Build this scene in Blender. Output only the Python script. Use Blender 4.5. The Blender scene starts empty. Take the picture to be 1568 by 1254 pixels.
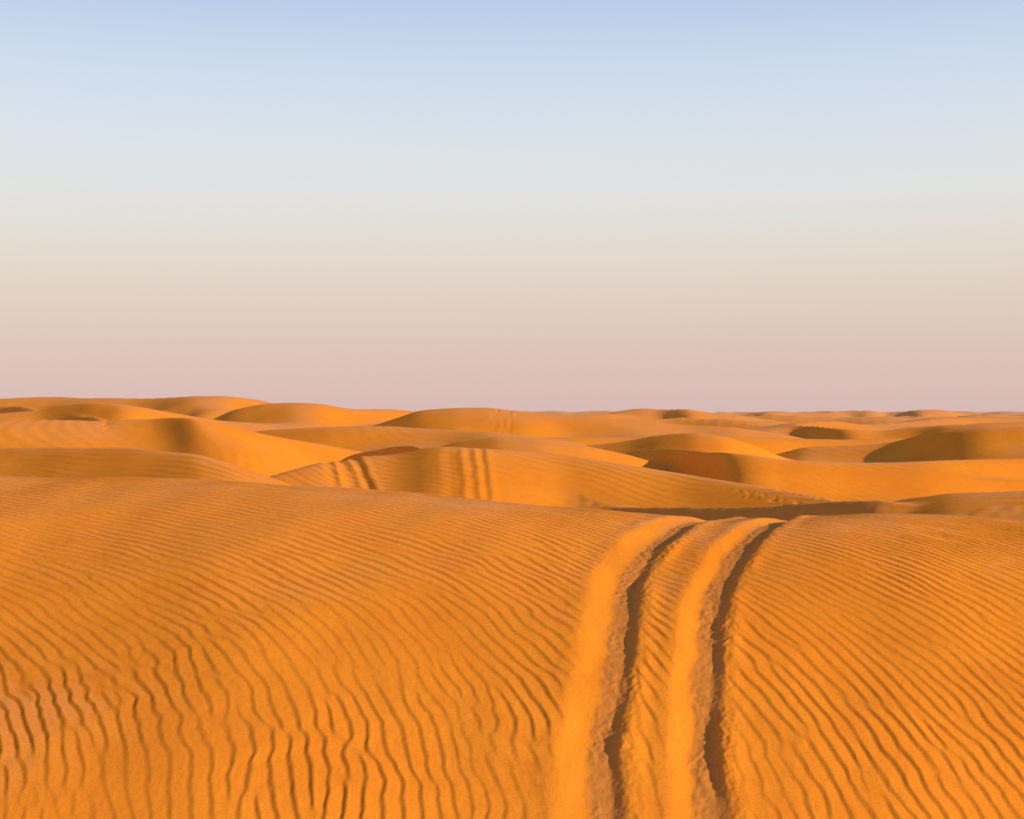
import bpy, math, numpy as np
K=4.665e-4; ZC=10.0; HY=632.0
def U(ix): return (np.asarray(ix,float)-784.0)*K
IX=np.arange(-3000,4600,4.0)
def gsm(a,s):
    r=int(4*s)+1; k=np.exp(-0.5*(np.arange(-r,r+1)/s)**2); k/=k.sum()
    return np.convolve(np.pad(a,r,mode='edge'),k,mode='valid')
def curve(xs,vs,s=2.5): return gsm(np.interp(IX,xs,vs),s)
def ev(c,ix): return np.interp(ix,IX,c)
# ---------- noise
def perlin(x,y,seed=0):
    r=np.random.default_rng(seed); g=r.uniform(0,2*np.pi,(256,256)).astype(np.float32)
    gx=np.cos(g); gy=np.sin(g)
    xi=np.floor(x).astype(np.int64); yi=np.floor(y).astype(np.int64)
    xf=(x-xi).astype(np.float32); yf=(y-yi).astype(np.float32)
    u=xf*xf*xf*(xf*(xf*6-15)+10); v=yf*yf*yf*(yf*(yf*6-15)+10)
    def d(a,b):
        X=(xi+a)&255; Y=(yi+b)&255
        return gx[Y,X]*(xf-a)+gy[Y,X]*(yf-b)
    n0=d(0,0); n0=n0+u*(d(1,0)-n0); n1=d(0,1); n1=n1+u*(d(1,1)-n1)
    return (n0+v*(n1-n0))*1.4
def sstep(a,b,t):
    t=np.clip((t-a)/(b-a),0,1); return t*t*(3-2*t)
# ---------- foreground dune
FI=curve([0,200,350,500,650,800,900,1000,1100,1200,1300,1400,1500,1568,1800],
         [731,732,735,743,755,770,781,790,792,790,787,787,794,800,812],6)
FD=curve([-800,0,500,1000,1568,2400],[31,29.5,27.5,25.5,24.5,23.5],20)
def fore(ix,y):
    D=ev(FD,ix); s=K*(ev(FI,ix)-HY); H=D*s
    y0=16.0; W=4.5
    m=(y0*0.2902-H+s*(D-y0))/(np.sqrt((D-y0)**2+W*W)-W)
    dy=y-D
    mb=np.where(dy<0,m,0.33)
    return -H-s*dy-mb*(np.sqrt(dy*dy+W*W)-W)
def unproj(ix,iy):
    ys=np.linspace(13,float(ev(FD,ix)),1500); sl=-fore(np.full_like(ys,ix),ys)/ys
    tgt=K*(iy-HY); o=np.argsort(sl); return float(np.interp(tgt,sl[o],ys[o]))
# ---------- mid / far dunes  (x, crest row, depth)
DUN=[
 ([(300,770,60),(400,735,62),(480,712,64),(540,703,65.5),(600,699,65.5),(630,693,65.2),(655,685,65),(700,682,64),(760,686,64),(850,692,64),(950,705,62),(1050,720,60),(1150,738,57),(1250,757,54),(1330,774,51),(1400,800,50),(1500,860,50)],.33,.35,1.0,2),
 ([(-300,690,76),(0,685,70),(100,682,67),(200,684,64),(300,695,60.5),(350,709,59),(450,745,57),(550,800,56)],.25,.4,1.5,3),
 ([(-300,650,88),(0,641,87),(150,645,88),(235,643,87.5),(265,640,86),(292,639,83.5),(330,648,83.5),(380,658,86),(450,672,90),(550,690,92),(650,710,92)],.27,.5,1.3,6),
 ([(-300,640,136),(0,634,135),(60,630,135),(100,618,133.5),(135,612,131),(180,617,128),(240,627,129),(330,640,131),(450,655,134),(600,690,134)],.27,.5,2,3),
 ([(-400,612,220),(0,608,210),(60,605,210),(130,607,205),(200,610,200),(250,606,195),(300,604,190),(350,606,190),(400,613,195),(480,630,200),(560,655,200),(700,690,200)],.24,.3,3,1),
 ([(250,670,150),(360,623,147),(400,616,146.5),(450,612.5,146),(490,614,146),(530,621,147),(580,624,150),(640,627.5,154),(700,636,156),(800,665,156)],.28,.35,2.5,1),
 ([(560,655,138),(640,630,137),(700,624,136),(750,624,135),(800,629,134),(850,634,134),(950,642,132),(1050,648,130),(1120,652,128),(1200,664,126),(1300,690,124)],.28,.4,2.5,1),
 ([(250,700,113),(340,668,112),(400,660,110),(500,655,107),(600,653,106),(680,655,104),(750,658,101),(820,668,99),(900,680,98),(1000,710,98)],.26,.45,2,1),
 ([(560,715,84),(640,690,83),(700,675,82),(760,668,80.5),(830,672,79.5),(900,682,79),(960,695,79),(1060,725,79)],.25,.5,1.4,2),
 ([(800,700,95),(900,683,94),(960,676,93),(1010,668,91),(1060,666,89),(1110,671,88),(1160,684,89),(1210,702,91),(1300,730,91)],.28,.5,1.2,3),
 ([(930,715,87),(965,693,86),(1000,690,84),(1040,689,79.5),(1075,687,73.5),(1100,686,70),(1150,692,68.5),(1200,701,68),(1300,706,68),(1400,707,68),(1480,706,69),(1568,704,70),(1900,695,72)],.40,.5,.7,4),
 ([(1150,705,109),(1230,683,108),(1300,680,107),(1360,677,106),(1400,669,104.5),(1430,664,102),(1470,659,100),(1500,656,99),(1568,653,98),(1900,645,96)],.28,.5,1.2,5),
 ([(1120,680,155),(1200,662,153),(1240,656,147),(1290,655,139),(1350,658,138),(1400,651,138),(1440,646,135),(1500,645,133),(1568,643,133),(1900,640,130)],.34,.5,1.4,2),
 ([(1230,850,48),(1330,778,48),(1370,769,47.5),(1400,764,47),(1450,758,46),(1500,755,45.5),(1568,753,45),(1750,745,44),(2000,740,42)],.2,.5,1.0,2),
 ([(800,830,62),(860,779,59.8),(930,775,57),(1050,773,53.4),(1200,771,49.6),(1300,769,47),(1350,768,46),(1400,775,45.5),(1500,800,45)],.65,.5,.4,0),
 ([(860,680,230),(930,634,230),(985,626,231),(1020,629,229),(1045,626,222),(1080,632,222),(1200,642,220),(1350,665,220)],.28,.4,3,1),
 ([(1000,645,330),(1060,631,336),(1100,627.3,326),(1140,629.5,333),(1165,628.5,321),(1200,632,327),(1260,634,325),(1400,644,320)],.28,.4,4,1),
 ([(1150,640,420),(1240,632,428),(1275,629.5,415),(1300,631.5,427),(1325,628.3,411),(1370,631,423),(1400,627,403),(1440,628,405),(1500,632,410),(1600,633,410),(1900,631,400)],.28,.4,5,0),
 ([(-500,622,700),(900,630.5,700),(1200,629.5,700),(1500,630.3,700),(1540,629.6,690),(1600,631,700),(2200,628,700)],.15,.2,15,0),
 # slip-face arms that turn away from the sun
 ([(480,740,85),(530,694,84),(560,688,81.5),(600,685,75.5),(632,684,68.5),(655,692,66.5),(700,740,66)],.6,.5,.35,0),
 ([(-200,620,174),(0,621,169),(35,624,161),(70,630,155),(100,645,153),(160,680,153)],.5,.5,1.2,0),
 ([(70,665,131),(100,642,130),(120,636,126),(140,635,121),(165,643,118),(210,670,118)],.55,.5,.8,0),
]
DC=[(curve([p[0] for p in P],[p[1] for p in P],2.6),curve([p[0] for p in P],[p[2] for p in P],4.2),a,b,w,sh) for P,a,b,w,sh in DUN]
# ---------- grid
uin=np.linspace(-.385,.385,1120); step=uin[1]-uin[0]
outr=.385+np.cumsum(step*1.04**np.arange(1,142)); outr=outr[outr<2.6]
uu=np.concatenate([-outr[::-1],uin,outr])
yy=np.concatenate([np.linspace(-40,8,30)[:-1],np.linspace(8,14.5,30)[:-1],np.linspace(14.5,30,940)[:-1],
  np.linspace(30,43,40)[:-1],np.linspace(43,72,340)[:-1],np.linspace(72,115,200)[:-1],np.geomspace(115,450,160)[:-1],np.geomspace(450,9000,90)])
Y,UU=np.meshgrid(yy,uu,indexing='ij')
X=UU*np.maximum(Y,12.0)
Ue=X/np.maximum(Y,12.0); ixx=Ue/K+784
lay=[]
base=-4.15-0.004*np.clip(Y-60,0,1e9)**0.9
base=base+sstep(110,200,Y)*1.5*perlin(X/60,Y/60,3)-12*(1-sstep(30,38,Y))
lay.append(base)
nx=X+14*perlin(X/70,Y/70,11); ny=Y+14*perlin(X/70+9,Y/70,12)
rd=1-np.abs(perlin(nx/85,ny/48,21))*2.2
rd2=1-np.abs(perlin(nx/40,ny/26,22))*2.0
farf=-5.2+sstep(100,170,Y)*(3.6*rd+1.4*rd2)-sstep(900,3000,Y)*0.5
lay.append(np.where(Y>100,farf,-50))
lay.append(np.where(Y<60,fore(ixx,Y),-60))
near=np.where(Y>0,-1.7-.36*Y,-1.7); lay.append(np.where(Y<30,near,-60))
wob=perlin(X/9,Y/9,91); wob2=perlin(X/3.5,Y/5,92)
for ci,cd,a,b,w,sh in DC:
    D=ev(cd,ixx)
    D=ev(cd,ixx+sh*np.clip(Y-D,-14,6)+(14*wob+3*wob2)*np.clip((D-Y)/4,-1,1))
    zc=-K*(ev(ci,ixx)-HY)*D; dy=Y-D
    s=np.where(dy<0,a*(1+.3*wob),b)
    lay.append(zc-s*(np.sqrt(dy*dy+w*w)-w))
k=0.0030*np.clip(Y,20,400)
k=k*np.where(Y<40,.5,np.where(Y<62,.75,1))+.12*(1-sstep(8,15,Y))
M=lay[0].copy()
for l in lay[1:]: np.maximum(M,l,out=M)
S=np.zeros_like(M)
for l in lay: S+=np.exp(np.clip((l-M)/k,-40,0))
Z=M+k*np.log(S)
del lay,S
mid=sstep(36,50,Y)
mw=perlin(X/16+.4*Y/16,Y/22,35)
Z+=mid*(0.09*perlin(X/5.5+.3*Y/5,Y/7,31)+0.0026*np.clip(Y,50,400)*(perlin(X/18,Y/14,32)-.8*np.sqrt(mw*mw+.01)))
Z+=(1-mid)*(0.07*perlin(X/3.2,Y/3.2,33)+0.02*perlin(X/1.1,Y/1.3,34))
Z-=.38*sstep(-3.5,-9,X)*np.exp(-((Y-19.6)/2.4)**2)
# ---------- ripples
N=1024; L=128.0
fx=np.fft.fftfreq(N,L/N)[None,:]; fy=np.fft.fftfreq(N,L/N)[:,None]
def field(sx,sy,seed):
    r=np.random.default_rng(seed)
    w=r.normal(size=(N,N))+1j*r.normal(size=(N,N))
    F=w*np.exp(-.5*((fx-1)/sx)**2-.5*(fy/sy)**2)
    f=np.fft.ifft2(F); return f/np.abs(f).mean()
def samp(f,a,b):
    a=a*N/L; b=b*N/L; ai=np.floor(a).astype(np.int64); bi=np.floor(b).astype(np.int64); ar=a-ai; br=b-bi
    g=lambda i,j: f[(bi+j)%N,(ai+i)%N]
    return (g(0,0)*(1-ar)+g(1,0)*ar)*(1-br)+(g(0,1)*(1-ar)+g(1,1)*ar)*br
F1=field(.17,.17,5)
LAM=.215
sel=(Y<31)&(Y>12)&(np.abs(Ue)<.6)
x=X[sel]; y=Y[sel]
def G(t):
    yy_=np.linspace(0,40,800); T=.04+1.35*sstep(15.5,26,yy_)
    return np.interp(t,yy_,np.cumsum(T)*(yy_[1]-yy_[0]))
xn=-np.log1p(np.exp(-x/1.0)); xp=np.log1p(np.exp(x/1.0))
wg=perlin(x/3,y/3,44)
phi=x+G(y)+.022*xp*(y-15)-.04*xn*4*np.tanh((y-15)/4)+.05*perlin(x/.9,y/.65,41)+.028*perlin(x/.5,y/.28,45)*(.7+wg)+.12*perlin(x/3.5,y/3.5,42)
a=samp(F1,phi/LAM,y/LAM*0.8+x*.15)
p=np.angle(a)
am=np.clip(np.abs(a)/.8,0,1)**.7
amp=(.0076+.0018*(1-sstep(17,22,y)))*am*(.85+.7*perlin(x/2.5,y/3,43))
rip=amp*(np.sin(p)+.36*np.sin(2*p)+.10*np.sin(3*p))
# tracks
TL=[(938,1300),(932,1254),(924,1180),(928,1110),(942,1050),(950,1000),(954,950),(962,900),(974,868),(998,838),(1028,815),(1062,797)]
TR=[(1096,1300),(1091,1254),(1086,1200),(1082,1150),(1081,1100),(1080,1050),(1085,1000),(1091,950),(1101,900),(1115,868),(1140,838),(1164,815),(1189,797)]
dist=np.zeros_like(x); supp=np.ones_like(x); tz=np.zeros_like(x)
rn=perlin(x/.35,y/.5,51); rn2=perlin(x/.13,y/.15,52); rn3=perlin(x/.06,y/.07,53); rn4=perlin(x/.8,y/1.1,54)
for n,T in enumerate((TL,TR)):
    ys=np.array([unproj(a_,b_) for a_,b_ in T]); xs=U([t[0] for t in T])*ys
    o=np.argsort(ys); ys=ys[o]; xs=xs[o]
    sl=(xs[-1]-xs[-3])/(ys[-1]-ys[-3])
    ys=np.append(ys,ys[-1]+8); xs=np.append(xs,xs[-1]+8*sl)
    yg=np.linspace(12,32,800); xg=gsm(np.interp(yg,ys,xs),9); sg=np.gradient(xg,yg)
    xr=np.interp(y,yg,xg); cs=1/np.sqrt(1+np.interp(y,yg,sg)**2)
    t=(x-xr)*cs+.035*rn+.04*rn4+.012*rn2+.09
    dep=.078*(1+.5*perlin(x*0+n*3,y/1.2,55))
    lb=.54 if n==0 else .40
    prof=-dep*sstep(-lb,-.08,t)*(1-sstep(.12,.34+.06*rn2,t))
    prof+=.018*np.exp(-((t-.42)/.12)**2)*(1+1.3*rn4)+.012*np.exp(-((t+lb+.05)/.15)**2)
    rut=sstep(-.16,-.02,t+.02*rn2)*(1-sstep(.22,.36,t))
    prof+=(rut*.008+np.exp(-((t-.33)/.12)**2)*.011)*(rn2+.6*rn3)*(.4+sstep(-.3,.4,rn4))
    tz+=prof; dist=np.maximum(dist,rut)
    supp*=1-.97*sstep(-lb-.25,-lb+.08,t+.10*rn)*(1-sstep(.30,.62,t+.14*rn))
    if n==0: tcl=t
btw=sstep(0,.4,tcl)*(1-sstep(1.0,1.4,tcl))
supp*=1-.3*btw*(.6+.8*rn4)
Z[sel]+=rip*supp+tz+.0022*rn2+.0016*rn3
# ripples on mid dunes
F2=field(.12,.06,9)
sel2=(Y>42)&(Y<115)&(np.abs(Ue)<.5)
x=X[sel2]; y=Y[sel2]; ixs=ixx[sel2]
a=samp(F2,(x*.7+y*.9+1.2*perlin(x/6,y/6,61))/.55,(y*.7-x*.7)/.55)
pp=np.angle(a); ap=.009*np.clip(np.abs(a),0,1)*(1-sstep(60,80,y))*(1+1.6*sstep(1330,1420,ixs)*(1-sstep(48,52,y)))
z2=ap*(np.sin(pp)+.3*np.sin(2*pp))
a=samp(F2,(x*.9+y*.5+2*perlin(x/9,y/9,62))/1.0+40,(y*.8-x*.5)/1.0)
z2+=.009*sstep(58,75,y)*np.clip(np.abs(a),0,1)*np.sin(np.angle(a))*(.5+perlin(x/12,y/12,63))
def stripe(iT,yT,iB,yB,wid,dep):
    c=iT+(iB-iT)*np.clip((yT-y)/(yT-yB),-.1,1.3)
    t=(ixs-c+2.5*perlin(y/1.5,y*0,int(iT)))*K*y
    m=sstep(yB-2.5,yB+1.5,y)*(1-sstep(yT-1.5,yT+.8,y))
    return m*(-dep*sstep(-wid*1.2,wid*.05,t)*(1-sstep(wid*.15,wid*.9,t))+dep*.25*np.exp(-((t-wid)/(wid*.4))**2))
for s in [(691,64.3,699,56,.55,.09),(712,64.3,722,56,.5,.10),(732,64.3,742,56.5,.4,.06),(514,66.5,552,58,.5,.11),(534,66.5,574,58,.45,.11),(498,66,512,61,.35,.06)]:
    z2+=stripe(*s)
cI=DC[0][1]; cd=ev(cI,ixs)
m=np.exp(-((y-cd+1.6+.6*perlin(x/3,y*0,77))/.38)**2)*sstep(1100,1150,ixs)*(1-sstep(1320,1360,ixs))
m+=.5*np.exp(-((y-cd+.3+.5*perlin(x/2,y*0,78))/.3)**2)*sstep(1150,1190,ixs)*(1-sstep(1320,1360,ixs))
m+=.8*np.exp(-((y-(57.5-(ixs-640)*.012))/.5)**2)*sstep(610,650,ixs)*(1-sstep(700,760,ixs))
m+=.8*np.exp(-((y-66.5)/.8)**2)*sstep(490,505,ixs)*(1-sstep(550,570,ixs))
z2+=m*.06*np.minimum(perlin(x/.4,y/.5,71)+.6*perlin(x/.18,y/.3,72),.12)
Z[sel2]+=z2
DIS_SHADE=np.zeros(X.shape); DIS_SHADE[sel]=dist
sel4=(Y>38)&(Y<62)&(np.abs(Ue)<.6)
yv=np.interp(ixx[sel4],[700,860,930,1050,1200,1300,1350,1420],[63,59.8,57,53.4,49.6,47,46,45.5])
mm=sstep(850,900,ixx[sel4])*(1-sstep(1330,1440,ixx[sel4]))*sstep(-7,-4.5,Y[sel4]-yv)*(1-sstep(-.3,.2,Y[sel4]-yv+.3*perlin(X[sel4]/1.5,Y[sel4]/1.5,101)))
DIS_SHADE[sel4]=np.maximum(DIS_SHADE[sel4],mm*.9)  # valley strip: shade painted in through the same mask as the ruts
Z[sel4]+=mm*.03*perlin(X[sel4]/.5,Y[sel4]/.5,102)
sel3=(Y>85)&(Y<150)&(np.abs(Ue)<.4)
x=X[sel3]; y=Y[sel3]; ixs=ixx[sel3]
def trail(pts,wd,seed):
    c=np.interp(y,[q[1] for q in pts],[q[0] for q in pts],left=-9999,right=-9999)
    t=(ixs-c)*K*y+ .6*perlin(y/4,y*0,seed)
    return -.05*np.exp(-(t/wd)**2)*sstep(-.2,.3,perlin(x/.6,y/.9,seed+1))
Z[sel3]+=trail([(750,126),(770,135)],.6,81)+trail([(775,124),(785,135)],.6,83)+trail([(165,85),(168,91)],.4,85)
Z+=ZC
# ---------- mesh
nr,nc=X.shape
co=np.stack([X,Y,Z],-1).reshape(-1,3).astype(np.float32)
idx=np.arange(nr*nc).reshape(nr,nc)
q=np.stack([idx[:-1,:-1],idx[:-1,1:],idx[1:,1:],idx[1:,:-1]],-1).reshape(-1,4).astype(np.int32)
me=bpy.data.meshes.new("desert_sand_dunes")
me.vertices.add(len(co)); me.vertices.foreach_set("co",co.ravel())
me.loops.add(q.size); me.loops.foreach_set("vertex_index",q.ravel())
me.polygons.add(len(q)); me.polygons.foreach_set("loop_start",np.arange(0,q.size,4,dtype=np.int32))
me.polygons.foreach_set("loop_total",np.full(len(q),4,np.int32))
me.polygons.foreach_set("use_smooth",np.ones(len(q),bool))
me.update(calc_edges=True)
at=me.attributes.new("disturbed_and_shade",'FLOAT','POINT'); at.data.foreach_set("value",DIS_SHADE.ravel().astype(np.float32))
ob=bpy.data.objects.new("desert_sand_dunes",me); bpy.context.collection.objects.link(ob)
# ---------- material
mt=bpy.data.materials.new("orange_sand"); mt.use_nodes=True; nt=mt.node_tree; nd=nt.nodes; lk=nt.links
bs=nd["Principled BSDF"]; bs.inputs["Roughness"].default_value=1.0; bs.inputs["Specular IOR Level"].default_value=0.02
geo=nd.new("ShaderNodeNewGeometry")
def noise(sc,det,rough=.55):
    n=nd.new("ShaderNodeTexNoise"); n.inputs["Scale"].default_value=sc; n.inputs["Detail"].default_value=det; n.inputs["Roughness"].default_value=rough
    lk.new(geo.outputs["Position"],n.inputs["Vector"]); return n
def mixc(a,b,f):
    m=nd.new("ShaderNodeMix"); m.data_type='RGBA'
    for s,v in ((m.inputs[6],a),(m.inputs[7],b)):
        if isinstance(v,tuple): s.default_value=v
        else: lk.new(v,s)
    lk.new(f,m.inputs[0]); return m.outputs[2]
def mr(v,a,b,c=0.,d=1.):
    m=nd.new("ShaderNodeMapRange"); lk.new(v,m.inputs[0])
    for i,t in enumerate((a,b,c,d)): m.inputs[i+1].default_value=t
    return m.outputs[0]
n1=noise(.25,4); n2=noise(28,5,.75); n3=noise(2.2,3)
c=mixc((.93,.270,.019,1),(.97,.310,.024,1),mr(n1.outputs[0],.35,.65))
c=mixc(c,(.88,.24,.022,1),mr(n3.outputs[0],.48,.75,0,.6))
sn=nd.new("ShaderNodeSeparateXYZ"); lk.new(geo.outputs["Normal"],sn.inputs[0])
c=mixc(c,(.93,.37,.13,1),mr(sn.outputs[2],.955,.999,0,.6))  # sky light on flat, up-facing sand painted into the colour
c=mixc((.62,.17,.020,1),c,mr(n2.outputs[0],.30,.52,.45,1))
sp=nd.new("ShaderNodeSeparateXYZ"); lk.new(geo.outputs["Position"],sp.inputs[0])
c=mixc(c,(.92,.44,.19,1),mr(sp.outputs[1],130,900,0,.85))  # aerial haze painted into the sand colour, stronger with distance
ad=nd.new("ShaderNodeAttribute"); ad.attribute_name="disturbed_and_shade"
c=mixc(c,(.64,.225,.045,1),mr(ad.outputs["Fac"],0,1,0,.8))  # brown of churned rut floors, and painted shade along the valley strip
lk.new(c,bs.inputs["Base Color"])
bp=nd.new("ShaderNodeBump"); bp.inputs["Strength"].default_value=.6; bp.inputs["Distance"].default_value=.014
nb=noise(45,5,.75); lk.new(nb.outputs[0],bp.inputs["Height"]); lk.new(bp.outputs[0],bs.inputs["Normal"])
me.materials.append(mt)
# ---------- sun + sky
EL=math.radians(16); AZ=math.radians(62)
d=np.array([math.sin(AZ)*math.cos(EL),-math.cos(AZ)*math.cos(EL),math.sin(EL)])
sl=bpy.data.lights.new("sun",'SUN'); sl.energy=5.0; sl.angle=math.radians(.6); sl.color=(1,.85,.60)
so=bpy.data.objects.new("sun",sl); bpy.context.collection.objects.link(so)
from mathutils import Vector
so.rotation_euler=Vector(d).to_track_quat('Z','Y').to_euler(); so.location=(30,-20,40)
w=bpy.data.worlds.new("World"); bpy.context.scene.world=w; w.use_nodes=True
nt=w.node_tree; nd=nt.nodes; lk=nt.links; bg=nd["Background"]
sky=nd.new("ShaderNodeTexSky"); sky.sky_type='NISHITA'; sky.sun_disc=False; sky.sun_elevation=EL; sky.sun_rotation=math.atan2(d[0],d[1])
lk.new(sky.outputs[0],bg.inputs[0]); bg.inputs[1].default_value=.012
tc=nd.new("ShaderNodeTexCoord"); sp=nd.new("ShaderNodeSeparateXYZ"); lk.new(tc.outputs["Generated"],sp.inputs[0])
rp=nd.new("ShaderNodeValToRGB"); lk.new(sp.outputs[2],rp.inputs[0])
def lin(r,g,b): return tuple((v/255/12.92 if v/255<=.04045 else ((v/255+.055)/1.055)**2.4) for v in (r,g,b))+(1,)
st=[(0,lin(219,187,183)),(.043,lin(222,193,186)),(.085,lin(227,208,195)),(.117,lin(230,219,207)),(.153,lin(228,227,225)),(.1975,lin(219,227,236)),(.241,lin(206,220,238)),(.283,lin(187,206,235)),(.40,(.28,.39,.66,1)),(.65,(.14,.23,.48,1)),(1,(.09,.16,.40,1))]
el=rp.color_ramp.elements; el[0].position=0; el[0].color=st[0][1]; el[1].position=1; el[1].color=st[-1][1]
for p_,c_ in st[1:-1]:
    e=el.new(p_); e.color=c_
bg2=nd.new("ShaderNodeBackground"); lk.new(rp.outputs[0],bg2.inputs[0]); bg2.inputs[1].default_value=.93
ads=nd.new("ShaderNodeAddShader"); lk.new(bg.outputs[0],ads.inputs[0]); lk.new(bg2.outputs[0],ads.inputs[1])
lk.new(ads.outputs[0],nd["World Output"].inputs[0])
# ---------- camera
cam=bpy.data.cameras.new("camera"); cam.lens=49.22; cam.sensor_width=36; cam.clip_end=20000; cam.clip_start=.1
cb=bpy.data.objects.new("camera",cam); bpy.context.collection.objects.link(cb)
cb.location=(0,0,ZC); cb.rotation_euler=(math.radians(90)+3.2/1400,0,0)
sc=bpy.context.scene; sc.camera=cb
sc.view_settings.view_transform='Standard'; sc.view_settings.look='None'; sc.view_settings.exposure=0
